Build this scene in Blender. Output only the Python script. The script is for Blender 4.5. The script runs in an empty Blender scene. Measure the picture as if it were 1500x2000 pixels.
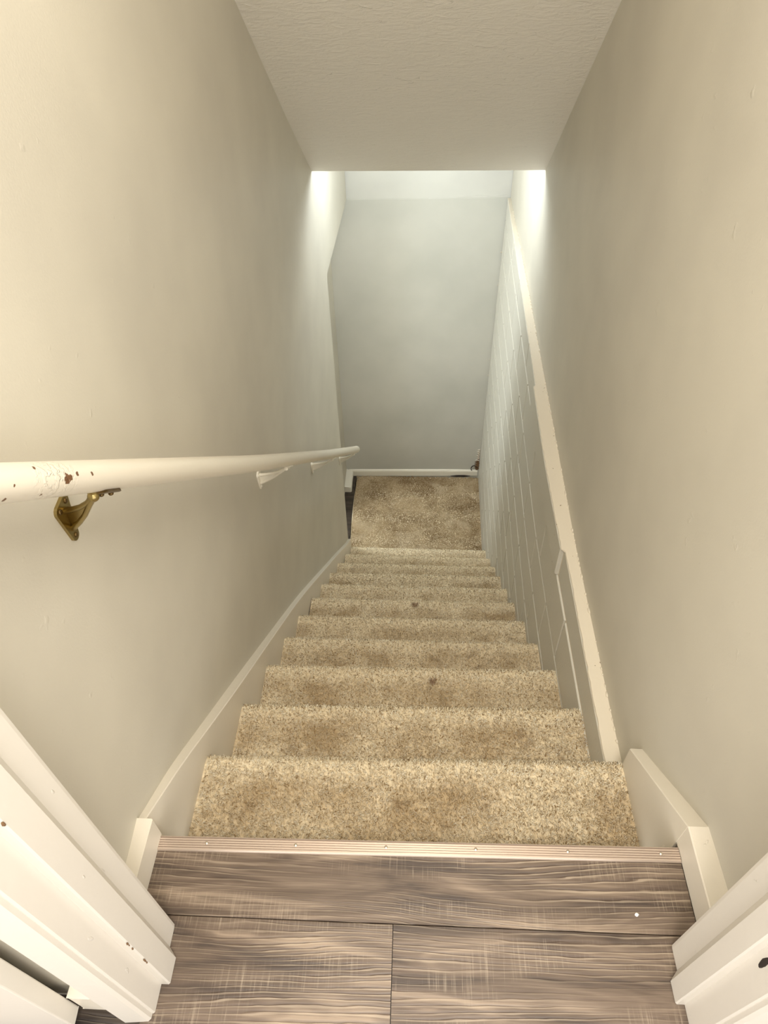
import bpy, math, random
import numpy as np
from mathutils import Vector, Matrix

random.seed(7)
rng = np.random.default_rng(7)
S = bpy.context.scene
COL = S.collection

# ------------------------------------------------------------------ camera
cam_d = bpy.data.cameras.new('camera')
cam = bpy.data.objects.new('camera', cam_d)
COL.objects.link(cam)
cam_d.sensor_fit = 'VERTICAL'
cam_d.sensor_height = 36.0
cam_d.sensor_width = 27.0
cam_d.lens = 1345.33 * 36.0 / 2000.0
cam_d.clip_start = 0.02
yaw, pitch, roll = (math.radians(a) for a in (-3.3999, -44.7473, -1.4727))
fwd = Vector((math.sin(yaw) * math.cos(pitch), math.cos(yaw) * math.cos(pitch), math.sin(pitch)))
rt = Vector((math.cos(yaw), -math.sin(yaw), 0))
up = rt.cross(fwd)
rt2 = math.cos(roll) * rt + math.sin(roll) * up
up2 = -math.sin(roll) * rt + math.cos(roll) * up
cam.matrix_world = Matrix(((rt2.x, up2.x, -fwd.x, -0.0126),
                           (rt2.y, up2.y, -fwd.y, -0.4569),
                           (rt2.z, up2.z, -fwd.z, 1.2848),
                           (0, 0, 0, 1)))
S.camera = cam

# ------------------------------------------------------------------ world, lamps, exposure
w = bpy.data.worlds.new('world')
S.world = w
w.use_nodes = True
w.node_tree.nodes['Background'].inputs[0].default_value = (1.0, 0.965, 0.92, 1)
w.node_tree.nodes['Background'].inputs[1].default_value = 1.0


def area(name, loc, target, size, size_y, power, color):
    d = bpy.data.lights.new(name, 'AREA')
    d.shape = 'RECTANGLE'
    d.size, d.size_y, d.energy, d.color = size, size_y, power, color
    o = bpy.data.objects.new(name, d)
    COL.objects.link(o)
    o.location = loc
    o.rotation_euler = (Vector(target) - Vector(loc)).to_track_quat('-Z', 'Y').to_euler()
    return o


# warm lamp on the upper hall ceiling, behind the photographer
area('hall_lamp', (0.12, -0.85, 2.34), (0.05, 0.6, 0.0), 0.45, 0.45, 15, (1.0, 0.95, 0.88))


def bulb(name, loc, power, color, radius):
    d = bpy.data.lights.new(name, 'POINT')
    d.energy, d.color, d.shadow_soft_size = power, color, radius
    o = bpy.data.objects.new(name, d)
    COL.objects.link(o)
    o.location = loc


# warm lamp under the top of the sloped ceiling, over the first steps
bulb('stair_lamp', (0.05, 0.26, 1.80), 5.8, (1.0, 0.95, 0.875), 0.12)
# cool lamp on the low ceiling over the bottom landing, just above the soffit's lower edge
bulb('well_lamp', (0.03, 2.84, 0.34), 7.2, (0.82, 0.91, 1.0), 0.09)
# unseen fill light added in the lower hall to brighten the landing and blocks
bulb('lower_hall_fill', (-1.0, 2.98, -0.75), 16, (0.86, 0.94, 1.0), 0.15)

S.view_settings.view_transform = 'Standard'
S.view_settings.look = 'None'
S.view_settings.gamma = 1.0
S.view_settings.use_curve_mapping = False
S.view_settings.exposure = 1.34

# ------------------------------------------------------------------ measures
RUN, RISE = 0.2532, 0.2077
ZB = -12 * RISE            # bottom landing
ZL = -0.287                # top of the block wall / head of the opening
YE = 2.80                  # end of left wall
YS = 2.631                 # lower edge of the soffit


def smooth(pts):
    ys = np.linspace(pts[0][0], pts[-1][0], 400)
    xs = np.interp(ys, [p[0] for p in pts], [p[1] for p in pts])
    k = np.hanning(45)
    k /= k.sum()
    pad = np.concatenate([np.full(22, xs[0]), xs, np.full(22, xs[-1])])
    xs2 = np.convolve(pad, k, 'valid')
    xs2[0], xs2[-1] = xs[0], xs[-1]
    return lambda y: float(np.interp(y, ys, xs2))


XL = smooth([(-.142, -.480), (0, -.483), (.04, -.490), (.15, -.494), (.5, -.499), (1.3, -.503), (1.8, -.494), (2.3, -.482), (2.8, -.460), (3.9, -.440)])
XR = smooth([(-.142, .500), (0, .500), (.25, .487), (1.0, .486), (1.4, .494), (2.27, .511), (2.63, .520), (3.9, .538)])
XSK = smooth([(-.03, -.472), (.25, -.473), (.5, -.472), (1.0, -.479), (1.27, -.482), (1.77, -.474), (2.28, -.463), (2.54, -.450), (2.8, -.443)])
XBT = smooth([(0, .443), (.3, .443), (.96, .447), (1.4, .448), (2.27, .474), (3.85, .521)])
XBB = smooth([(0, .462), (.45, .457), (.76, .449), (1.0, .447), (1.27, .455), (1.77, .468), (2.28, .484), (2.8, .494), (3.85, .516)])


# ------------------------------------------------------------------ helpers
def tag(o, label=None, cat=None, group=None, kind=None):
    if label: o['label'] = label
    if cat: o['category'] = cat
    if group: o['group'] = group
    if kind: o['kind'] = kind
    return o


def empty(name, loc, **k):
    o = bpy.data.objects.new(name, None)
    COL.objects.link(o)
    o.location = loc
    o.empty_display_size = 0.05
    return tag(o, **k)


def wloc(o):
    v = Vector((0, 0, 0))
    while o:
        v += Vector(o.location)
        o = o.parent
    return v


class MB:
    """collects shapes in world coordinates; build() links them as ONE mesh"""

    def __init__(s):
        s.v, s.f, s.sm = [], [], []

    def add(s, verts, faces, sm=False):
        b = len(s.v)
        s.v += [tuple(v) for v in verts]
        s.f += [tuple(i + b for i in f) for f in faces]
        s.sm += [sm] * len(faces)
        return s

    def box(s, x0, x1, y0, y1, z0, z1):
        v = [(x, y, z) for z in (z0, z1) for y in (y0, y1) for x in (x0, x1)]
        return s.add(v, [(0, 2, 3, 1), (4, 5, 7, 6), (0, 1, 5, 4), (2, 6, 7, 3), (0, 4, 6, 2), (1, 3, 7, 5)])

    def loops(s, rings, closed=True, cap=True, sm=False):
        n = len(rings[0])
        v = [p for r in rings for p in r]
        f = []
        m = n if closed else n - 1
        for i in range(len(rings) - 1):
            for j in range(m):
                a, b = i * n + j, i * n + (j + 1) % n
                f.append((a, b, b + n, a + n))
        s.add(v, f, sm)
        if cap:
            s.add(rings[0], [tuple(range(n))[::-1]])
            s.add(rings[-1], [tuple(range(n))])
        return s

    def grid(s, P, sm=True):
        """P[i][j] points"""
        m, n = len(P), len(P[0])
        v = [p for r in P for p in r]
        f = [(i * n + j, i * n + j + 1, (i + 1) * n + j + 1, (i + 1) * n + j) for i in range(m - 1) for j in range(n - 1)]
        return s.add(v, f, sm)

    def tube(s, pts, r, n=12, cap=True, radii=None):
        pts = [Vector(p) for p in pts]
        rings = []
        for i, p in enumerate(pts):
            d = (pts[min(i + 1, len(pts) - 1)] - pts[max(i - 1, 0)]).normalized()
            a = d.cross(Vector((0, 0, 1)))
            if a.length < 1e-4: a = d.cross(Vector((0, 1, 0)))
            a.normalize()
            b = a.cross(d)
            rr = radii[i] if radii else r
            rings.append([p + (a * math.cos(t) + b * math.sin(t)) * rr for t in (2 * math.pi * k / n for k in range(n))])
        return s.loops(rings, cap=cap, sm=True)

    def ball(s, c, r, n=10, m=6, sc=(1, 1, 1), noise=0):
        rings = []
        for i in range(m + 1):
            t = math.pi * i / m
            rr = max(math.sin(t), 1e-3)
            rings.append([(c[0] + r * sc[0] * rr * math.cos(a) * (1 + random.uniform(-noise, noise)),
                           c[1] + r * sc[1] * rr * math.sin(a) * (1 + random.uniform(-noise, noise)),
                           c[2] + r * sc[2] * math.cos(t)) for a in (2 * math.pi * k / n for k in range(n))])
        return s.loops(rings, cap=False, sm=True)

    def prism(s, poly, axis, a0, a1):
        """poly of 2D points; axis 0: poly=(y,z) extruded along x; 1: (x,z) along y; 2: (x,y) along z"""
        def P(q, a):
            return (a, q[0], q[1]) if axis == 0 else (q[0], a, q[1]) if axis == 1 else (q[0], q[1], a)
        return s.loops([[P(q, a0) for q in poly], [P(q, a1) for q in poly]])

    def build(s, name, mat, parent=None, origin=None, bevel=0, **k):
        me = bpy.data.meshes.new(name)
        v = np.array(s.v, dtype=float)
        if origin is None:
            lo, hi = v.min(0), v.max(0)
            origin = ((lo[0] + hi[0]) / 2, (lo[1] + hi[1]) / 2, lo[2])
        origin = Vector(origin)
        me.from_pydata([tuple(p) for p in (v - np.array(origin))], [], s.f)
        me.polygons.foreach_set('use_smooth', s.sm)
        me.materials.append(mat)
        import bmesh
        bm = bmesh.new(); bm.from_mesh(me)
        bmesh.ops.recalc_face_normals(bm, faces=bm.faces)
        bm.to_mesh(me); bm.free()
        me.update()
        o = bpy.data.objects.new(name, me)
        COL.objects.link(o)
        if parent:
            o.parent = parent
            o.location = origin - wloc(parent)
        else:
            o.location = origin
        if bevel:
            b = o.modifiers.new('bevel', 'BEVEL')
            b.width, b.segments, b.limit_method, b.angle_limit = bevel, 2, 'ANGLE', math.radians(40)
        return tag(o, **k)


# ------------------------------------------------------------------ materials
def srgb(r, g, b):
    f = lambda c: c / 12.92 if c <= .04045 else ((c + .055) / 1.055) ** 2.4
    return (f(r / 255), f(g / 255), f(b / 255), 1)


class Mat:
    def __init__(s, name, col=(200, 200, 200), rough=.6, metal=0, spec=.5):
        s.m = bpy.data.materials.new(name)
        s.m.use_nodes = True
        s.t = s.m.node_tree
        s.b = s.t.nodes['Principled BSDF']
        s.b.inputs['Base Color'].default_value = srgb(*col)
        s.b.inputs['Roughness'].default_value = rough
        s.b.inputs['Metallic'].default_value = metal
        s.b.inputs['Specular IOR Level'].default_value = spec

    def n(s, typ, **k):
        nd = s.t.nodes.new('ShaderNode' + typ)
        for a, v in k.items():
            if a[0] == '_': setattr(nd, a[1:], v)
            else: nd.inputs[a.replace('__', ' ')].default_value = v
        return nd

    def l(s, a, b):
        s.t.links.new(a, b)

    def geo(s):
        return s.n('NewGeometry').outputs['Position']

    def mapping(s, vec, scale=(1, 1, 1), loc=(0, 0, 0)):
        m = s.n('Mapping')
        m.inputs['Scale'].default_value = scale
        m.inputs['Location'].default_value = loc
        s.l(vec, m.inputs['Vector'])
        return m.outputs[0]

    def noise(s, vec, scale, detail=2, rough=.5, dist=0):
        nd = s.n('TexNoise', Scale=scale, Detail=detail, Roughness=rough, Distortion=dist)
        s.l(vec, nd.inputs['Vector'])
        return nd.outputs['Fac']

    def ramp(s, fac, stops, interp='LINEAR'):
        r = s.n('ValToRGB')
        r.color_ramp.interpolation = interp
        e = r.color_ramp.elements
        while len(e) < len(stops): e.new(.5)
        for i, (p, c) in enumerate(stops):
            e[i].position = p
            e[i].color = c if len(c) == 4 else srgb(*c)
        s.l(fac, r.inputs[0])
        return r.outputs[0]

    def mix(s, a, b, fac, mode='MIX'):
        m = s.n('Mix', _data_type='RGBA', _blend_type=mode)
        for q, i in ((fac, 0), (a, 6), (b, 7)):
            if hasattr(q, 'links'): s.l(q, m.inputs[i])
            else: m.inputs[i].default_value = q if i == 0 else (srgb(*q) if len(q) == 3 else q)
        return m.outputs[2]

    def math(s, op, a, b=None, clamp=False):
        m = s.n('Math', _operation=op, _use_clamp=clamp)
        for q, i in ((a, 0), (b, 1)):
            if q is None: continue
            if hasattr(q, 'links'): s.l(q, m.inputs[i])
            else: m.inputs[i].default_value = q
        return m.outputs[0]

    def bump(s, h, dist, strength=1.0, prev=None):
        b = s.n('Bump', Strength=strength, Distance=dist)
        s.l(h, b.inputs['Height'])
        if prev: s.l(prev, b.inputs['Normal'])
        s.l(b.outputs[0], s.b.inputs['Normal'])
        return b.outputs[0]

    def color(s, c):
        s.l(c, s.b.inputs['Base Color'])


def wall_mat(name, col, rough=.5, big=.0012):
    M = Mat(name, col, rough, spec=.4)
    p = M.geo()
    c2 = tuple(int(c * .955) for c in col)
    M.color(M.mix(col, c2, M.ramp(M.noise(p, 3.0, 3), [(.35, (0, 0, 0, 1)), (.7, (1, 1, 1, 1))])))
    n1 = M.bump(M.noise(p, 260, 2, .6), .0006, .35)
    spots = M.ramp(M.noise(p, 38, 2, .5), [(.70, (0, 0, 0, 1)), (.80, (1, 1, 1, 1))])
    M.bump(spots, big, .5, n1)
    return M.m


def soffit_mat():
    M = Mat('brushed_stucco', (236, 231, 220), .5, spec=.4)
    p = M.geo()
    a = M.noise(M.mapping(p, (1.0, 2.4, 2.4)), 26, 6, .62, .8)
    n1 = M.bump(M.ramp(a, [(.35, (0, 0, 0, 1)), (.75, (1, 1, 1, 1))]), .004, .40)
    b = M.noise(M.mapping(p, (1.0, 3.0, 3.0), (3, 1, 2)), 11, 4, .6, 1.2)
    M.bump(M.ramp(b, [(.66, (0, 0, 0, 1)), (.70, (1, 1, 1, 1))]), .004, .5, n1)
    return M.m


def trim_mat(name='painted_trim', col=(226, 218, 202), rough=.35):
    M = Mat(name, col, rough, spec=.5)
    p = M.geo()
    n1 = M.bump(M.noise(p, 55, 3, .5), .0012, .35)
    drip = M.ramp(M.noise(M.mapping(p, (1, 1, .35)), 60, 2, .5), [(.72, (0, 0, 0, 1)), (.76, (1, 1, 1, 1))])
    M.bump(drip, .0012, .6, n1)
    return M.m


def block_mat():
    M = Mat('painted_block', (210, 206, 193), .42, spec=.5)
    p = M.geo()
    n1 = M.bump(M.noise(p, 120, 4, .65), .0012, .35)
    M.bump(M.ramp(M.noise(p, 45, 3, .6), [(.3, (0, 0, 0, 1)), (.38, (1, 1, 1, 1))]), .0012, .3, n1)
    fl = M.ramp(M.noise(p, 75, 2, .6), [(.765, (0, 0, 0, 1)), (.775, (1, 1, 1, 1))])
    M.color(M.mix((210, 206, 193), (120, 104, 82), fl))
    return M.m


def ledge_mat():
    M = Mat('painted_ledge', (226, 216, 196), .45)
    p = M.geo()
    n1 = M.bump(M.noise(p, 90, 4, .6), .0015, .4)
    fl = M.ramp(M.noise(p, 62, 2, .6), [(.74, (0, 0, 0, 1)), (.755, (1, 1, 1, 1))])
    M.color(M.mix((226, 216, 196), (120, 100, 70), fl))
    return M.m


def carpet_col(M, per_tuft):
    p = M.geo()
    if per_tuft:
        r = M.n('NewGeometry').outputs['Random Per Island']
    else:
        r = M.noise(p, 190, 1, .5)
    base = M.ramp(r, [(0, (142, 116, 80)), (.18, (212, 192, 156)), (.6, (240, 225, 194)), (1, (253, 246, 226))])
    # foot traffic soiling, banded so painted shade sets off each lighter nosing
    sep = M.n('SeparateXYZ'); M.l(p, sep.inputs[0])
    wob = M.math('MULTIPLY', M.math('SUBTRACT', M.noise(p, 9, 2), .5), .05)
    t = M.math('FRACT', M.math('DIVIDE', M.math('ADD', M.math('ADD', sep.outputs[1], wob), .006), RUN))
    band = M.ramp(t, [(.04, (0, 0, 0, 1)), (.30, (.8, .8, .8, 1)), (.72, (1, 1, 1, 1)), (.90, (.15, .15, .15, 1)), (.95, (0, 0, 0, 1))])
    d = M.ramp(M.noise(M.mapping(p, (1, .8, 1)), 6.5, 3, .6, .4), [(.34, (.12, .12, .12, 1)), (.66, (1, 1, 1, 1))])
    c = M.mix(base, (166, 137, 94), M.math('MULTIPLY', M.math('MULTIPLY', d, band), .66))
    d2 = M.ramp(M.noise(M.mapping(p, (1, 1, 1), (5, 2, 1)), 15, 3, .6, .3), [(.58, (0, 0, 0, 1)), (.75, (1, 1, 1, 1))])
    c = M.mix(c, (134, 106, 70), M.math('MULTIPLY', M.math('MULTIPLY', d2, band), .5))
    # two spilled spots
    for loc, rad in (((.0576, .7093, -.618), .017), ((.002, 1.4887, -1.2464), .022)):
        v = M.n('VectorMath', _operation='DISTANCE')
        M.l(p, v.inputs[0])
        v.inputs[1].default_value = loc
        k = M.ramp(M.math('DIVIDE', v.outputs['Value'], rad), [(.35, (1, 1, 1, 1)), (1, (0, 0, 0, 1))])
        c = M.mix(c, (104, 62, 32), M.math('MULTIPLY', k, .75))
    M.color(c)


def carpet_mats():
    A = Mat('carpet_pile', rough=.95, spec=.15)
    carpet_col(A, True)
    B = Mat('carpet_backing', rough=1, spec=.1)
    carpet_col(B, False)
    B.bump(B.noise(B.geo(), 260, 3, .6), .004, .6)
    L = Mat('worn_carpet_pile', rough=.95, spec=.15)
    p = L.geo()
    r = L.n('NewGeometry').outputs['Random Per Island']
    base = L.ramp(r, [(0, (172, 146, 108)), (.5, (202, 178, 140)), (1, (222, 203, 170))])
    d = L.ramp(L.noise(p, 4.2, 5, .62, .6), [(.40, (0, 0, 0, 1)), (.66, (1, 1, 1, 1))])
    c = L.mix(base, (132, 104, 66), L.math('MULTIPLY', d, .85))
    d2 = L.ramp(L.noise(L.mapping(p, (1, 1, 1), (9, 4, 0)), 4.5, 3, .6, .5), [(.55, (0, 0, 0, 1)), (.66, (1, 1, 1, 1))])
    c = L.mix(c, (222, 203, 172), L.math('MULTIPLY', d2, .6))
    L.color(c)
    return A.m, B.m, L.m


def wood_mat(name, mul=1.0):
    M = Mat(name, rough=.42, spec=.45)
    p = M.geo()
    isl = M.n('NewGeometry').outputs['Random Per Island']
    off = M.n('CombineXYZ')
    M.l(M.math('MULTIPLY', isl, 7.3), off.inputs[0])
    M.l(M.math('MULTIPLY', isl, 3.1), off.inputs[1])
    ad = M.n('VectorMath', _operation='ADD')
    M.l(p, ad.inputs[0]); M.l(off.outputs[0], ad.inputs[1])
    v = ad.outputs[0]
    k = lambda r, g, b: (r * mul, g * mul, b * mul)
    broad = M.noise(M.mapping(v, (1.6, 12, 1)), 2.3, 3, .55, .6)
    base = M.ramp(broad, [(.36, k(66, 54, 46)), (.46, k(94, 79, 66)), (.56, k(112, 96, 82)), (.68, k(150, 132, 113))])
    # cathedral grain: thin contour lines of a stretched field
    fld = M.noise(M.mapping(v, (.8, 5.0, 1)), 1.6, 1.8, .5, .2)
    sy = M.n('SeparateXYZ'); M.l(v, sy.inputs[0])
    fr = M.math('FRACT', M.math('ADD', M.math('ADD', M.math('MULTIPLY', sy.outputs[1], 105), M.math('MULTIPLY', fld, 8.5)),
                                M.math('MULTIPLY', M.noise(M.mapping(v, (6, 55, 1)), 2.0, 2), .8)))
    g = M.ramp(fr, [(.02, (0, 0, 0, 1)), (.10, (1, 1, 1, 1)), (.22, (.55, .55, .55, 1)), (.42, (0, 0, 0, 1))])
    patch = M.ramp(M.noise(M.mapping(v, (1.0, 4.5, 1), (4, 0, 0)), 2.4, 2), [(.38, (.12, .12, .12, 1)), (.62, (1, 1, 1, 1))])
    gd = M.math('MULTIPLY', g, patch)
    c = M.mix(base, k(70, 55, 46), M.math('MULTIPLY', gd, .75))
    hl = M.ramp(fr, [(.74, (0, 0, 0, 1)), (.86, (1, 1, 1, 1)), (.98, (.8, .8, .8, 1)), (1, (0, 0, 0, 1))])  # pale lines: highlights of the embossed grain, painted as colour
    c = M.mix(c, k(184, 168, 146), M.math('MULTIPLY', M.math('MULTIPLY', hl, patch), .55))
    # fine streaks
    f = M.noise(M.mapping(v, (3, 150, 1)), 2.0, 4, .65)
    c = M.mix(c, k(84, 66, 55), M.math('MULTIPLY', M.ramp(f, [(.52, (0, 0, 0, 1)), (.72, (1, 1, 1, 1))]), .65))
    # saw marks across the grain, in patches
    sw = M.noise(M.mapping(v, (190, 4, 1)), 1.3, 4, .7)
    pm = M.ramp(M.noise(M.mapping(v, (2.2, 8, 1), (1, 7, 0)), 2.0, 2), [(.50, (0, 0, 0, 1)), (.62, (1, 1, 1, 1))])
    c = M.mix(c, k(190, 174, 152), M.math('MULTIPLY', M.math('MULTIPLY', M.ramp(sw, [(.52, (0, 0, 0, 1)), (.66, (1, 1, 1, 1))]), pm), .32))
    M.color(c)
    h = M.math('SUBTRACT', M.math('MULTIPLY', gd, -.8), M.math('MULTIPLY', f, .35))
    M.bump(h, .0012, .6)
    return M.m


def rail_mat():
    M = Mat('painted_rail', (229, 221, 204), .3, spec=.5)
    p = M.geo()
    c = (229, 221, 204)
    nz = M.noise(p, 190, 3, .6)
    for loc, rad in (((-.4096, .1150, .7620), .0062), ((-.4090, .1210, .7580), .0045), ((-.4096, .1372, .7506), .0030),
                     ((-.4086, .1628, .7279), .0032), ((-.4166, .0805, .8088), .0028), ((-.4112, .0349, .8256), .0018),
                     ((-.4179, .0204, .8195), .0028), ((-.4156, .0702, .7796), .0020), ((-.4100, .1700, .7170), .0016)):
        v = M.n('VectorMath', _operation='DISTANCE')
        M.l(p, v.inputs[0])
        v.inputs[1].default_value = loc
        q = M.math('ADD', M.math('DIVIDE', v.outputs['Value'], rad), M.math('MULTIPLY', M.math('SUBTRACT', nz, .5), 2.4))
        c = M.mix(c, (112, 78, 50), M.ramp(q, [(.86, (1, 1, 1, 1)), (1.0, (0, 0, 0, 1))]))
    M.color(c)
    # flaked, over-painted patch by the chips
    v = M.n('VectorMath', _operation='DISTANCE')
    M.l(p, v.inputs[0]); v.inputs[1].default_value = (-.410, .100, .777)
    pa = M.ramp(v.outputs['Value'], [(.0, (1, 1, 1, 1)), (.05, (0, 0, 0, 1))])
    n1 = M.bump(M.math('MULTIPLY', pa, M.ramp(M.noise(p, 85, 3, .6), [(.5, (0, 0, 0, 1)), (.54, (1, 1, 1, 1))])), .0015, .8)
    M.bump(M.noise(p, 70, 2), .0008, .3, n1)
    return M.m


WALL = wall_mat('greige_wall_paint', (208, 202, 186))
WALLF = wall_mat('far_wall_paint', (211, 209, 200))
WALLG = wall_mat('far_foundation_paint', (202, 200, 190))
SOF = soffit_mat()
CEIL = wall_mat('ceiling_paint', (228, 226, 218))
TRIM = trim_mat()
JAMB = trim_mat('painted_jamb', (220, 214, 203))
BLOCK = block_mat()
LEDGE = ledge_mat()
PILE, BACK, WORN = carpet_mats()
WOOD = wood_mat('grey_brown_plank')
DWOOD = wood_mat('dark_plank', .62)
RAIL = rail_mat()
WHITE = trim_mat('white_paint', (236, 230, 214), .35)
BRASS = Mat('worn_brass', (168, 150, 100), .28, 1).m
BRASSD = Mat('tarnished_brass', (112, 92, 60), .38, 1).m
ALU = Mat('champagne_aluminium', (198, 181, 166), .34, .55).m
STEEL = Mat('bright_screw', (230, 222, 208), .22, 1).m
DARK = Mat('dark_gap', (40, 30, 22), .9).m
BROWN = Mat('torn_brown_board', (112, 84, 56), .95).m
PALE = Mat('curled_caulk', (214, 204, 186), .6).m
WHITEM = Mat('white_fleck', (245, 243, 238), .6).m

# ------------------------------------------------------------------ setting: walls
NS = 60


def side_wall(mb, X, y0, y1, z0, z1, thick, sgn):
    ys = [y0 + (y1 - y0) * i / NS for i in range(NS + 1)]
    mb.grid([[(X(y), y, z0), (X(y), y, z1)] for y in ys])
    o = X((y0 + y1) / 2) + sgn * thick
    mb.grid([[(o, y, z0), (o, y, z1)] for y in (y0, y1)], False)
    for y in (y0, y1):
        mb.add([(X(y), y, z0), (o, y, z0), (o, y, z1), (X(y), y, z1)], [(0, 1, 2, 3)])
    for z in (z0, z1):
        mb.grid([[(X(y), y, z), (o, y, z)] for y in ys], False)


mb = MB()
side_wall(mb, XL, -.142, YE, -2.60, 2.46, .10, -1)
side_wall(mb, XL, YE, 3.774, ZL, 2.46, .10, -1)
mb.build('wall_left', WALL, kind='structure')

mb = MB()
side_wall(mb, XR, -.142, 3.79, ZL, 2.46, .12, 1)
mb.build('wall_right', WALL, kind='structure')

# far wall: upper part a few millimetres behind the lower foundation part
FS = .0191 / .95
fy = lambda x: 3.788 + FS * x
mb = MB()
xs = [-1.7, -.6, -.45, -.2, 0, .1, .2, .3, .4, .5, .62]
mb.loops([[(x, fy(x) + .0014, ZL + .003), (x, 3.95, ZL + .003), (x, 3.95, 2.46), (x, fy(x) + .0014, 2.46)] for x in xs])
mb2 = MB()
mb2.loops([[(x, fy(x), -2.62), (x, 3.95, -2.62), (x, 3.95, ZL + .003), (x, fy(x) + .0012, ZL + .003), (x, fy(x), ZL - .004)] for x in xs])
fw = mb.build('wall_far', WALLF, kind='structure')
mb2.build('wall_far', WALLG, kind='structure')
mb = MB()
cr = [(.05, -.291), (.16, -.2915), (.21, -.289), (.26, -.2855), (.31, -.2795), (.35, -.276), (.40, -.281), (.46, -.283), (.49, -.276), (.517, -.271)]
mb.tube([(x, fy(x) + .0015, z + .004) for x, z in cr], .0014, 6)
mb.build('plaster_crack', WALLF, fw)

# soffit over the stair: its underside runs parallel with the stair
ys = [-.142 + (YS + .142) * i / NS for i in range(NS + 1)]
zs = lambda y: 2.3506 - .7962 * y
mb = MB()
mb.grid([[(XL(y) + (XR(y) - XL(y)) * j / 4, y, zs(y)) for j in range(5)] for y in ys])
mb.grid([[(XL(y) + (XR(y) - XL(y)) * j / 4, y, 2.47) for j in range(5)] for y in ys], False)
for X in (XL, XR):
    mb.grid([[(X(y), y, zs(y)), (X(y), y, 2.47)] for y in ys], False)
for y in (ys[0], ys[-1]):
    mb.add([(XL(y), y, zs(y)), (XR(y), y, zs(y)), (XR(y), y, 2.47), (XL(y), y, 2.47)], [(0, 1, 2, 3)])
mb.build('ceiling', SOF, kind='structure')
MB().box(-.60, .66, YS + .001, 3.94, .50, .58).build('ceiling', CEIL, kind='structure')

# upper hall: wall around the doorway, hall ceiling, plank floor
mb = MB()
mb.box(-1.5, -.416, -.245, -.143, 0, 2.46)
mb.box(.432, 1.5, -.245, -.143, 0, 2.46)
mb.box(-.416, .432, -.245, -.143, 2.06, 2.46)
mb.build('wall_front', WALL, kind='structure')
MB().box(-1.5, 1.5, -2.6, -.143, 2.46, 2.54).build('ceiling', CEIL, kind='structure')

mb = MB()
g = .0006
def plank(x0, x1, y0, y1):
    mb.prism([(y0 + g, -.02), (y1 - g, -.02), (y1 - g, -.0008), (y1 - g - .001, 0), (y0 + g + .001, 0), (y0 + g, -.0008)], 0, x0 + g, x1 - g)
plank(-.458, .463, -.1285, -.006)
yy = -.1285
joints = [[-.0345], [.40], [-.7, .62], [.1], [-.5], [.3], [-.2], [.55], [-.6], [.2], [-.3], [.5], [-.1], [.4]]
for row in joints:
    xs = [-1.5] + row + [1.5]
    if yy > -.15: xs = [-.4165] + row + [.4325]
    for a, b in zip(xs[:-1], xs[1:]):
        plank(a, b, yy - .18, yy)
    yy -= .18
mb.build('floor', WOOD, origin=(0, 0, -.02), kind='structure')
MB().box(-1.5, 1.5, -2.6, -.01, -.16, -.0205).build('floor', DWOOD, kind='structure')

# lower hall seen through the slit beside the landing
MB().box(-1.7, -.486, 2.70, 3.775, -2.62, ZB - .002).build('floor', DWOOD, kind='structure')
MB().box(-.4855, .62, 2.66, 3.775, -2.62, -2.56).build('floor', DWOOD, kind='structure')
mb = MB()
mb.box(-.67, -.562, 3.30, 3.775, -2.56, ZL)
mb.box(-1.7, -1.6, 2.66, 3.775, -2.56, ZL)
mb.box(-1.6, -.605, 2.60, 2.70, -2.56, ZL)
mb.build('wall_return', WALL, kind='structure')
MB().box(-1.7, -.61, 2.60, 3.775, ZL, ZL + .06).build('ceiling', CEIL, kind='structure')

# ------------------------------------------------------------------ block wall with its joints
block = empty('wall_foundation', (.55, 1.9, -2.6), kind='structure')
courses = [-.410, -.610, -.800, -.990, -1.180, -1.372, -1.565, -1.760, -1.955, -2.15, -2.345, -2.56]
def bx(y, z):
    t = (ZL - z) / (2.2)
    t = min(max(t * 1.6, 0), 1)
    return XBT(y) * (1 - t) + XBB(y) * t
mb = MB()
ztop = ZL
Y0, Y1 = .02, 3.783
for ci, zb in enumerate(courses):
    if ci == 0: js = [.975, 1.85, 2.16, 2.75, 3.2]
    elif ci % 2 == 1: js = [.40, .80, 1.22, 1.62, 2.04, 2.44, 2.84, 3.24, 3.6]
    else: js = [.62, 1.02, 1.33, 1.64, 1.96, 2.24, 2.64, 3.04, 3.44]
    edges = [Y0] + js + [Y1]
    for bi, (a, b) in enumerate(zip(edges[:-1], edges[1:])):
        m = .0036
        c = .0035                                     # eased arris
        dx = random.uniform(-.0004, .0004)
        if ci == 0: dx = .004 if b < 1.0 else -.008 if bi == 1 else 0
        n = max(2, int((b - a) / .05))
        zt, zz = (ztop - (0 if ci == 0 else m)), zb + m
        yl = [a + m] + [a + m + c + (b - a - 2 * m - 2 * c) * i / n for i in range(n + 1)] + [b - m]
        rings = []
        for i, y in enumerate(yl):
            e = c if i in (0, n + 2) else 0
            f = lambda z: bx(y, z) + dx
            rings.append([(.60, y, zz), (f(zz) + c, y, zz), (f(zz) + e, y, zz + c), (f(zt) + e, y, zt - c * .7), (f(zt) + c * .7 + e, y, zt), (.60, y, zt)])
        mb.loops(rings)
    ztop = zb
mb.build('block_course', BLOCK, block)
mb = MB()                                              # mortar set back behind the faces
mz = [ZL - .004, -.8, -1.4, -2.0, -2.55]
mb.grid([[(bx(y, z) + .005, y, z) for z in mz] for y in [Y0 + (Y1 - Y0) * i / 60 for i in range(61)]])
mb.build('mortar', LEDGE, block)
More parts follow.
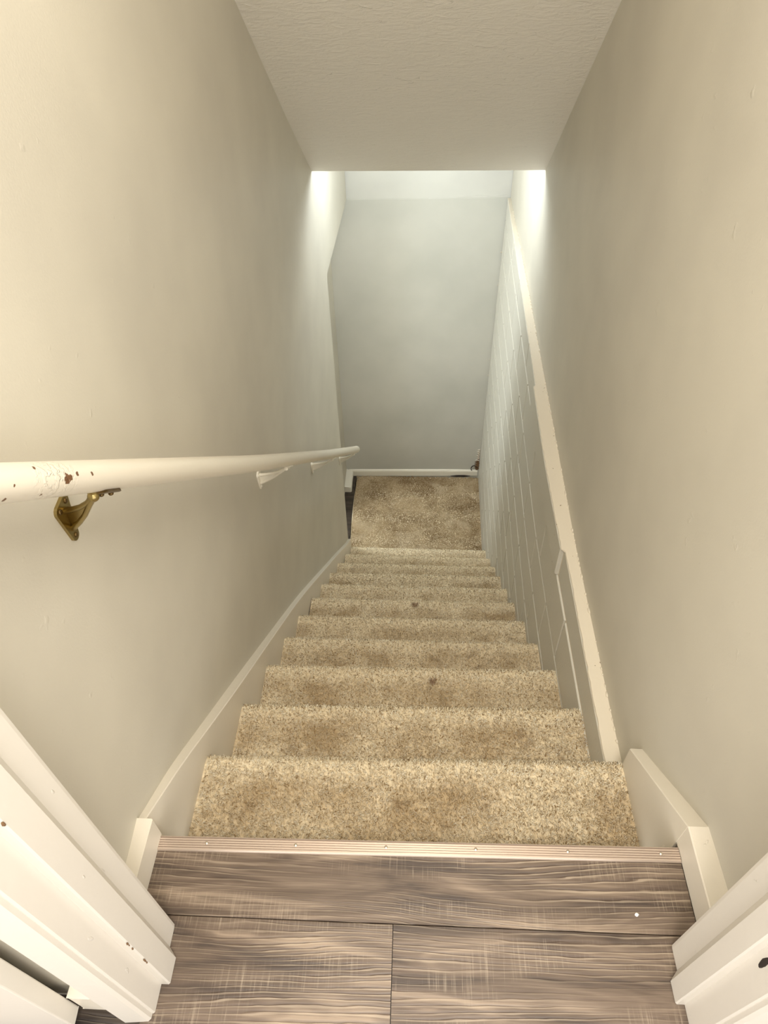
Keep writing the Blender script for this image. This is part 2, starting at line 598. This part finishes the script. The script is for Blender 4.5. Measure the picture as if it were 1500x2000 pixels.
# smooth painted top of the blocks, with an edge that wanders
mb = MB()
r = []
yl = np.linspace(Y0, Y1, 260)
for y in yl:
    dx = .004 if y < .975 else (-.008 if y < 1.85 else 0)
    jit = random.uniform(-.0012, .0012)
    r.append([(bx(y, ZL) + dx + .001 + jit, y, ZL - .001), (bx(y, ZL) + dx + .0025 + jit, y, ZL + .0035), (XR(y) + .002, y, ZL + .0035), (XR(y) + .002, y, ZL - .001)])
mb.loops(r)
mb.build('ledge_top', LEDGE, block, label='cream painted ledge along the top of the block wall')
# ragged caulk where the plasterboard meets the ledge
mb = MB()
for y in np.linspace(.3, 3.7, 150):
    if random.random() < .75:
        q = random.uniform(.0015, .0045)
        mb.ball((XR(y) - .001, y + random.uniform(-.01, .01), ZL + .004), q, 7, 4, (1, random.uniform(1.2, 3.5), 1.2), .25)
mb.build('caulk', LEDGE, block)
# patched mortar lump at the broken corner
mb = MB()
for (y, z, s_) in ((1.01, -.345, .008), (1.03, -.355, .007), (1.045, -.37, .008), (1.06, -.385, .010), (1.055, -.40, .009), (1.04, -.412, .008), (1.0, -.315, .007)):
    mb.ball((bx(y, z) - .001, y, z), s_, 9, 6, (.7, 1.3, 1.2), .3)
mb.build('mortar_lump', BLOCK, block)

# ------------------------------------------------------------------ staircase
nos = [((-.473, .251), (.464, .265)), ((-.472, .499), (.457, .513)), ((-.478, .757), (.449, .765)), ((-.479, 1.012), (.447, 1.011)),
       ((-.482, 1.268), (.455, 1.262)), ((-.476, 1.523), (.461, 1.519)), ((-.474, 1.776), (.468, 1.768)), ((-.470, 2.028), (.476, 2.023)),
       ((-.463, 2.281), (.484, 2.273)), ((-.450, 2.538), (.489, 2.522)), ((-.443, 2.791), (.494, 2.781))]
stair = empty('staircase', (0, 1.5, -2.56), label='straight flight of beige carpeted stairs descending between two greige walls', cat='staircase')
R_ = .017


def profile():
    """(dy from nosing, dz from tread top), from the back of the tread round the nosing to the riser"""
    p = [(-.25, 0), (-.19, 0), (-.12, 0), (-.06, 0.0), (-.03, .001)]
    for k in range(9):
        a = math.pi / 2 - math.pi * .92 * k / 8
        p.append((-R_ + R_ * math.cos(a), -R_ + R_ * math.sin(a)))
    p += [(-.026, -.045), (-.027, -.08), (-.027, -RISE + .0)]
    return p


def tufts(surf, count, length, wid, name, mat, parent, lean=.7):
    """surf(n) -> points (n,3), normals (n,3). every tuft is a thin bent three-sided spike"""
    P, N = surf(count)
    n = len(P)
    a = rng.uniform(0, 2 * np.pi, n)
    t1 = np.cross(N, np.array([1.0, 0.03, 0.01])); t1 /= np.linalg.norm(t1, axis=1)[:, None]
    t2 = np.cross(N, t1)
    d = t1 * np.cos(a)[:, None] + t2 * np.sin(a)[:, None]
    L = length * rng.uniform(.65, 1.25, n)[:, None]
    W = wid * rng.uniform(.75, 1.3, n)[:, None]
    mid = P + N * L * .5 + d * L * lean * .35
    tip = P + N * L * rng.uniform(.6, .95, n)[:, None] + d * L * lean * rng.uniform(.6, 1.5, n)[:, None]
    V = np.empty((n, 7, 3))
    for k in range(3):
        b = rng.uniform(0, 2) + 2 * np.pi * k / 3
        e = t1 * np.cos(b) + t2 * np.sin(b)
        V[:, k] = P + e * W * .45 - N * .001
        V[:, 3 + k] = mid + e * W * .55
    V[:, 6] = tip
    F = np.array([(0, 1, 4, 3), (1, 2, 5, 4), (2, 0, 3, 5)]); T = np.array([(3, 4, 6), (4, 5, 6), (5, 3, 6)])
    base = (np.arange(n) * 7)[:, None, None]
    fq = (F[None] + base).reshape(-1, 4); ft = (T[None] + base).reshape(-1, 3)
    o_ = np.array([P[:, 0].mean(), P[:, 1].mean(), P[:, 2].min()])
    me = bpy.data.meshes.new(name)
    me.vertices.add(n * 7)
    me.vertices.foreach_set('co', (V - o_).reshape(-1))
    me.loops.add(fq.size + ft.size)
    me.loops.foreach_set('vertex_index', np.concatenate([fq.reshape(-1), ft.reshape(-1)]))
    me.polygons.add(len(fq) + len(ft))
    me.polygons.foreach_set('loop_start', np.concatenate([np.arange(len(fq)) * 4, fq.size + np.arange(len(ft)) * 3]))
    me.polygons.foreach_set('use_smooth', np.ones(len(fq) + len(ft), bool))
    me.materials.append(mat)
    me.update(calc_edges=True)
    me.validate()
    o = bpy.data.objects.new(name, me)
    COL.objects.link(o)
    o.parent = parent
    o.location = Vector(o_) - wloc(parent)
    o['kind'] = 'stuff'
    return o


PR = profile()
for i, ((xa, ya), (xb, yb)) in enumerate(nos, 1):
    zt = -i * RISE
    prev = (nos[i - 2] if i > 1 else ((0, 0.0), (0, 0.0)))
    cols = 12
    rings = []
    for c in range(cols + 1):
        u = c / cols
        x, yn = xa + (xb - xa) * u, ya + (yb - ya) * u
        yback = prev[0][1] + (prev[1][1] - prev[0][1]) * u - .027 + .001
        top = [(x, max(yn + a, yback), zt + b) for a, b in PR]
        rings.append(top + [(x, yback, zt - RISE)])
    mb = MB()
    mb.loops(rings, sm=False)
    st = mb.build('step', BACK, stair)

    def surf(n, xa=xa, xb=xb, ya=ya, yb=yb, zt=zt):
        u = rng.uniform(0, 1, n)
        seg = np.array(PR[:-1]); dl = np.linalg.norm(np.diff(seg, axis=0), axis=1)
        s_ = rng.uniform(.02, dl.sum(), n)
        cs = np.concatenate([[0], np.cumsum(dl)])
        k = np.clip(np.searchsorted(cs, s_) - 1, 0, len(dl) - 1)
        f = (s_ - cs[k]) / dl[k]
        q = seg[k] + (seg[k + 1] - seg[k]) * f[:, None]
        t = (seg[k + 1] - seg[k]) / dl[k][:, None]
        x = xa + (xb - xa) * (.004 + .992 * u)
        P = np.stack([x, ya + (yb - ya) * u + q[:, 0], zt + q[:, 1]], 1)
        N = np.stack([np.zeros(n), -t[:, 1], t[:, 0]], 1)
        N[:, 1] = -t[:, 1]; N[:, 2] = t[:, 0]
        ok = (q[:, 0] > -.245)
        return P[ok], N[ok]
    sp = .0034 * (1 + .055 * (i - 1))
    cnt = int(.93 * .34 / sp ** 2)
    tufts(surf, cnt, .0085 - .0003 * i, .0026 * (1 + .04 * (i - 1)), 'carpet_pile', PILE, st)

# bottom landing: a carpeted platform, its far edge and left edge cut crooked
lx0, lx1, ly0, ly1 = -.484, .514, 2.768, 3.762
mb = MB()
def lrow(y, e):
    xl = lx0 + .006 * math.sin(y * 7) + (.014 if y > 3.70 else 0)
    return [(xl, y, -2.555), (xl, y, ZB - .015 - e), (xl + .004, y, ZB - .005 - e), (xl + .014, y, ZB - e), (0, y, ZB - e), (lx1 - .002, y, ZB - e), (lx1, y, -2.555)]
mb.loops([lrow(y, 0.006 if y > 3.755 else 0) for y in np.linspace(ly0, ly1, 12)])
land = mb.build('landing', BACK, stair)
def lsurf(n):
    x = rng.uniform(lx0 + .006, lx1, n); y = rng.uniform(ly0 + .002, ly1, n)
    return np.stack([x, y, np.full(n, ZB)], 1), np.tile([0, 0.0, 1.0], (n, 1))
tufts(lsurf, 60000, .006, .0042, 'carpet_pile', WORN, land)

# ------------------------------------------------------------------ skirt boards and baseboards
def rake(x_face, x_back, y0, y1, ztop, zbot, n=40):
    mb_ = MB()
    r_ = []
    for i in range(n + 1):
        y = y0 + (y1 - y0) * i / n
        f, b, zt_, zb_ = x_face(y), x_back(y), ztop(y), zbot(y)
        r_.append([(b, y, zb_), (f, y, zb_), (f, y, zt_ - .002), (f + (.002 if b > f else -.002), y, zt_), (b, y, zt_)])
    return mb_.loops(r_)


# left skirt board: follows the nosings 8 cm above them
stop_l = smooth([(0, .064), (.15, -.048), (.29, -.166), (.69, -.490), (1.46, -1.118), (2.02, -1.588), (2.78, -2.215)])
rake(lambda y: XSK(y), lambda y: XL(y) - .001, .001, YE - .003, stop_l, lambda y: -.05 - .8203 * y - RISE - .10).build('trim_1', TRIM, kind='structure')
MB().prism([(-.492, -.142), (-.4575, -.142), (-.4575, .0), (-.4595, .002), (-.492, .002)], 2, 0.0, .066).build('baseboard_left', TRIM, kind='structure')
# right: baseboard on the top landing and the short cut-off skirt board under it
rx = lambda y: .4625
rake(rx, lambda y: XR(y) + .001, .0185, .258, lambda y: .071 - (y - .0185) * .845, lambda y: -.30, 4).build('trim_2', TRIM, kind='structure')
rake(lambda y: .4635 - .0 * y, lambda y: XR(y) + .001, -.142, .0185, lambda y: .071, lambda y: 0.0, 3).build('baseboard_right', TRIM, kind='structure')

# far baseboard with a rounded top, mitred to a short return
mb = MB()
def bprof(d, z): return None
prof = [(0, 0), (.014, 0), (.014, .044), (.012, .052), (.008, .058), (.003, .0605), (0, .061)]
rings = []
for x in (-.542, -.3, 0, .25, .505):
    dz = -.0 if x < .3 else .004
    rings.append([(x + (q[0] if x < -.5 else 0), fy(x) - q[0], ZB + q[1] * (1 if x < .4 else .86) + dz) for q in prof])
mb.loops(rings)
mb.build('baseboard_far', WHITE, kind='structure')
mb = MB()
rings = []
for y in (3.778, 3.60, 3.572, 3.566):
    s_ = 1 if y > 3.57 else .8
    rings.append([(-.5615 + q[0] * 3.9 * s_, y - (q[0] if y > 3.7 else 0), ZB + .001 + q[1] * (1 if y > 3.57 else .95)) for q in prof])
mb.loops(rings)
mb.build('baseboard_return', WHITE, kind='structure')

# ------------------------------------------------------------------ door frame round the camera's feet
door = empty('door_1', (0, -.2, 0), kind='structure')
for s_, xj, xw in ((-1, -.396, -.416), (1, .414, .434)):
    xs_ = xj - s_ * .014
    # jamb board with an eased edge toward the stair, then the stop, then the rebate for the leaf
    e = .006
    poly = [(xw, -.143), (xj + s_ * e, -.141), (xj + s_ * .001, -.1425), (xj, -.147), (xj, -.262), (xj + s_ * .002, -.264), (xw, -.264)]
    MB().prism(poly, 2, .001, 2.06).build('jamb', JAMB, door)
    ys0, ys1 = (-.178, -.226) if s_ < 0 else (-.180, -.222)
    poly = [(xj, ys0 + .003), (xs_, ys0 - .012), (xs_, ys1 + .002), (xs_ + s_ * .002, ys1), (xj, ys1)]
    MB().prism(poly, 2, .002, 2.06).build('door_stop', JAMB, door)
    xc = xj + s_ * .046
    poly = [(xj + s_ * .0035, -.264), (xj + s_ * .0035, -.270), (xj + s_ * .007, -.274), (xc - s_ * .004, -.277), (xc, -.273), (xc, -.245), (xw, -.245), (xw, -.2645)]
    MB().prism(poly, 2, .001, 2.06).build('casing', JAMB, door)
MB().box(-.416, .434, -.264, -.141, 2.04, 2.06).build('head_jamb', JAMB, door)
# open door leaf folded back into the hall on the left
mb = MB()
poly = [(-.512, -.2605), (-.510, -.2865), (-1.27, -.300), (-1.27, -.270)]
mb.prism(poly, 2, .012, 2.03)
mb.build('door_leaf', JAMB, door, bevel=.002)
# paint chips on the arris of the left stop, dark scuff on the right jamb
mb = MB()
for (y, z, q) in ((-.2262, .155, .0018), (-.2262, .150, .0016), (-.2262, .141, .0014), (-.2262, .215, .0016), (-.2262, .240, .0018), (-.2262, .232, .0012), (-.2255, .645, .0022)):
    mb.ball((-.3822, y, z), q, 7, 4, (.8, .8, 1.8), .3)
mb.build('chipped_paint', BROWN, door, label='dark chips in the paint on the left door stop')
MB().ball((.4142, -.2345, .317), .006, 10, 6, (.25, .7, 3.2), .15).build('scuff_mark', DARK, door, label='dark scuff on the right jamb')

# hall baseboard beside the casing on the left
MB().prism([(-.447, -.246), (-.447, -.262), (-.51, -.262), (-.51, -.246)], 2, 0, .075).build('baseboard_front', TRIM, kind='structure', bevel=.004)

# ------------------------------------------------------------------ metal threshold strip
strip = empty('stair_edge_strip', (0, -.008, 0), label='ribbed champagne metal edge strip across the top of the stairs', cat='edge strip')
prof = [(-.0225, .0004), (-.0215, .0020)]
for k in range(5):
    y = -.0200 + k * .0040
    prof += [(y, .0032), (y + .0026, .0032), (y + .0029, .0008), (y + .0038, .0008)]
prof += [(.0005, .0030), (.0026, .0022), (.0034, -.001), (.0034, -.024), (.0018, -.024), (.0018, -.0005), (-.0225, -.0004)]
SY = lambda x: .0055 + (x - .4625) * .0125
mb = MB()
mb.loops([[(x, SY(x) + a, b + .0006) for a, b in prof] for x in (-.459, -.2, 0, .2, .4625)])
mb.build('strip', ALU, strip)
for x in (-.372, -.212, -.051, .1075, .269, .4305):
    y = SY(x) - .0085
    mb = MB().ball((x, y, .0034), .0032, 12, 6, (1, 1, .45))
    mb.build('screw', STEEL, strip)

# ------------------------------------------------------------------ handrail and its brackets
rail = empty('handrail', (-.44, 1.4, -.3), label='round white painted handrail on four brackets along the left wall', cat='handrail')
RP = [(-.436, -.115, .951), (-.432, .043, .8205), (-.411, .853, .150), (-.390, 1.86, -.665), (-.3705, 2.862, -1.463)]
def railpt(y):
    return Vector((np.interp(y, [p[1] for p in RP], [p[0] for p in RP]), y, np.interp(y, [p[1] for p in RP], [p[2] for p in RP])))
yy = np.linspace(-.115, 2.852, 60)
sm = [np.mean([np.array(railpt(min(max(y + d, -.115), 2.862))) for d in np.linspace(-.12, .12, 9)], 0) if .05 < y < 2.7 else np.array(railpt(y)) for y in yy]
pts = [Vector(p) for p in sm]
dd = (pts[-1] - pts[-3]).normalized()
radii = [.0212] * len(pts)
for t, r_ in ((.004, .0205), (.008, .018), (.0105, .0135), (.0118, .007)):
    pts.append(Vector(sm[-1]) + dd * t); radii.append(r_)
MB().tube(pts, .0212, 28, radii=radii).build('rail', RAIL, rail)


def hull(cs, r, n=14):
    P = [(c[0] + r * math.cos(2 * math.pi * k / n), c[1] + r * math.sin(2 * math.pi * k / n)) for c in cs for k in range(n)]
    P = sorted(set(P))
    def half(Q):
        h = []
        for p in Q:
            while len(h) > 1 and (h[-1][0] - h[-2][0]) * (p[1] - h[-2][1]) - (h[-1][1] - h[-2][1]) * (p[0] - h[-2][0]) <= 0: h.pop()
            h.append(p)
        return h[:-1]
    return half(P) + half(P[::-1])


def bracket(y, mat, mat2, label):
    xw = XL(y)
    rp = railpt(y)
    d = (railpt(y + .1) - railpt(y)).normalized()
    nrm = Vector((0, d.z, -d.y)).normalized()          # under the rail
    if nrm.z > 0: nrm = -nrm
    zc = rp.z - .082
    o = rail
    poly = [(y + a, zc + b) for a, b in hull([(.011, .026), (-.010, .024), (0, -.030)], .009)]
    mb = MB().prism(poly, 0, xw, xw + .005)
    br = mb.build('bracket', mat, o, bevel=.0015, label=label)
    for a, b in ((.011, .026), (-.010, .024), (0, -.030)):
        MB().ball((xw + .0055, y + a, zc + b), .0042, 10, 6, (.5, 1, 1)).build('screw', mat2, br)
    k = rp + nrm * .0262 + d * -.002                    # knuckle under the rail
    a0 = Vector((xw + .005, y + .002, zc + .016)); b0 = Vector((xw + .005, y, zc - .016))
    mb = MB()
    m1 = a0.lerp(k, .5) + Vector((0, 0, -.006)); m2 = b0.lerp(k, .5) + Vector((.002, 0, -.004))
    mb.tube([a0, a0.lerp(m1, .5) + Vector((0, 0, -.001)), m1, m1.lerp(k, .5) + Vector((0, 0, -.002)), k], .004, 10, radii=[.0055, .0042, .0038, .0038, .005])
    mb.tube([b0, b0.lerp(m2, .5) + Vector((.001, 0, -.001)), m2, m2.lerp(k, .5), k], .004, 10, radii=[.0055, .0042, .0038, .0038, .005])
    h = Vector((0, .0013, 0))
    web = [a0, m1, k, m2, b0]
    mb.loops([[p - h for p in web], [p + h for p in web]])
    mb.build('arm', mat, br)
    MB().ball(k, .0078, 12, 8).build('knuckle', mat, br)
    # saddle strap cupped round the underside of the rail
    mb = MB()
    side = Vector((1, 0, 0)); side = (side - d * side.dot(d)).normalized()
    rings = []
    for t in (-.004, .004, .012, .05, .058, .062):
        wid = {-.004: .25, .004: .42, .012: .5, .05: .5, .058: .38, .062: .2}[t]
        c = railpt(y) + d * t
        ang = [(-1 + 2 * q / 6) * wid * 1.15 for q in range(7)]
        inner = [c + (nrm * math.cos(a) + side * math.sin(a)) * .0213 for a in ang]
        outer = [c + (nrm * math.cos(a) + side * math.sin(a)) * .0246 for a in ang[::-1]]
        rings.append(inner + outer)
    mb.loops(rings)
    mb.build('saddle', mat2 if mat is BRASS else mat, br)
    for t in (.02, .048):
        c = railpt(y) + d * t + nrm * .0252
        MB().ball(c, .004, 10, 6, (1, 1, .8)).build('screw', mat2, br)


bracket(.195, BRASS, BRASSD, 'worn brass bracket nearest the camera')
bracket(1.145, WHITE, WHITE, 'bracket painted white over its screws')
bracket(1.965, WHITE, WHITE, None)
bracket(2.715, WHITE, WHITE, None)

# ------------------------------------------------------------------ small things
mb = MB()
mb.ball((.368, -.1005, .0014), .0032, 9, 5, (1.1, .9, .4), .25)
tag(mb.build('paint_fleck', WHITEM), 'tiny white paint fleck lying on the plank floor near the right baseboard', 'fleck')

# torn wall edge and frayed bits in the far right corner above the baseboard
deb = empty('torn_wall_edge', (.505, 3.78, ZB + .065), label='torn brown frayed wall edge in the far corner above the white baseboard', cat='debris')
mb = MB()
for k in range(16):
    z = ZB + .075 + k * .011
    q = .015 * (1 - k / 20)
    mb.ball((.505 + random.uniform(-.003, .004) - q * .3, fy(.51) - .005, z), q, 8, 5, (1, .6, 1.2), .45)
mb.build('torn_board', BROWN, deb)
for k in range(9):
    z = ZB + .10 + k * .021
    l_ = random.uniform(.024, .044) * (1 - k / 16)
    mb = MB()
    x0 = .507
    c = [(x0 - l_ * t, fy(.5) - .006 - .004 * math.sin(t * 3), z + l_ * .55 * (t - .9 * t * t) + random.uniform(-.001, .001)) for t in np.linspace(0, 1, 6)]
    mb.tube(c, .0025, 6, radii=[.007, .0066, .006, .005, .0036, .0015])
    mb.build('paint_curl', PALE if k > 2 else BROWN, deb)
mb = MB()
mb.tube([(.500 - .024 + .024 * math.cos(t), fy(.49) - .012, ZB + .078 + .030 * math.sin(t)) for t in np.linspace(.2, 3.9, 12)], .0036, 6)
mb.build('fibre_loop', DARK, deb)
for z, l_ in ((-.62, .014), (-.84, .008), (-1.40, .012), (-1.53, .010), (-1.82, .010), (-2.02, .012)):
    mb = MB().tube([(.521 - l_ * t * .9, fy(.52) - .003, z + .003 * math.sin(t * 4)) for t in (0, .4, .8, 1)], .002, 6, radii=[.004, .0035, .0025, .001])
    mb.build('caulk_drip', PALE, deb)
# dark gap under the baseboard at that end
mb = MB()
mb.tube([(.29, fy(.29) - .018, ZB + .003), (.34, fy(.34) - .0185, ZB + .004), (.40, fy(.4) - .0185, ZB + .004), (.45, fy(.45) - .018, ZB + .003)], .005, 7, radii=[.002, .0075, .008, .002])
tag(mb.build('baseboard_gap_mark', DARK), 'dark gap along the foot of the far baseboard near its right end', 'gap')
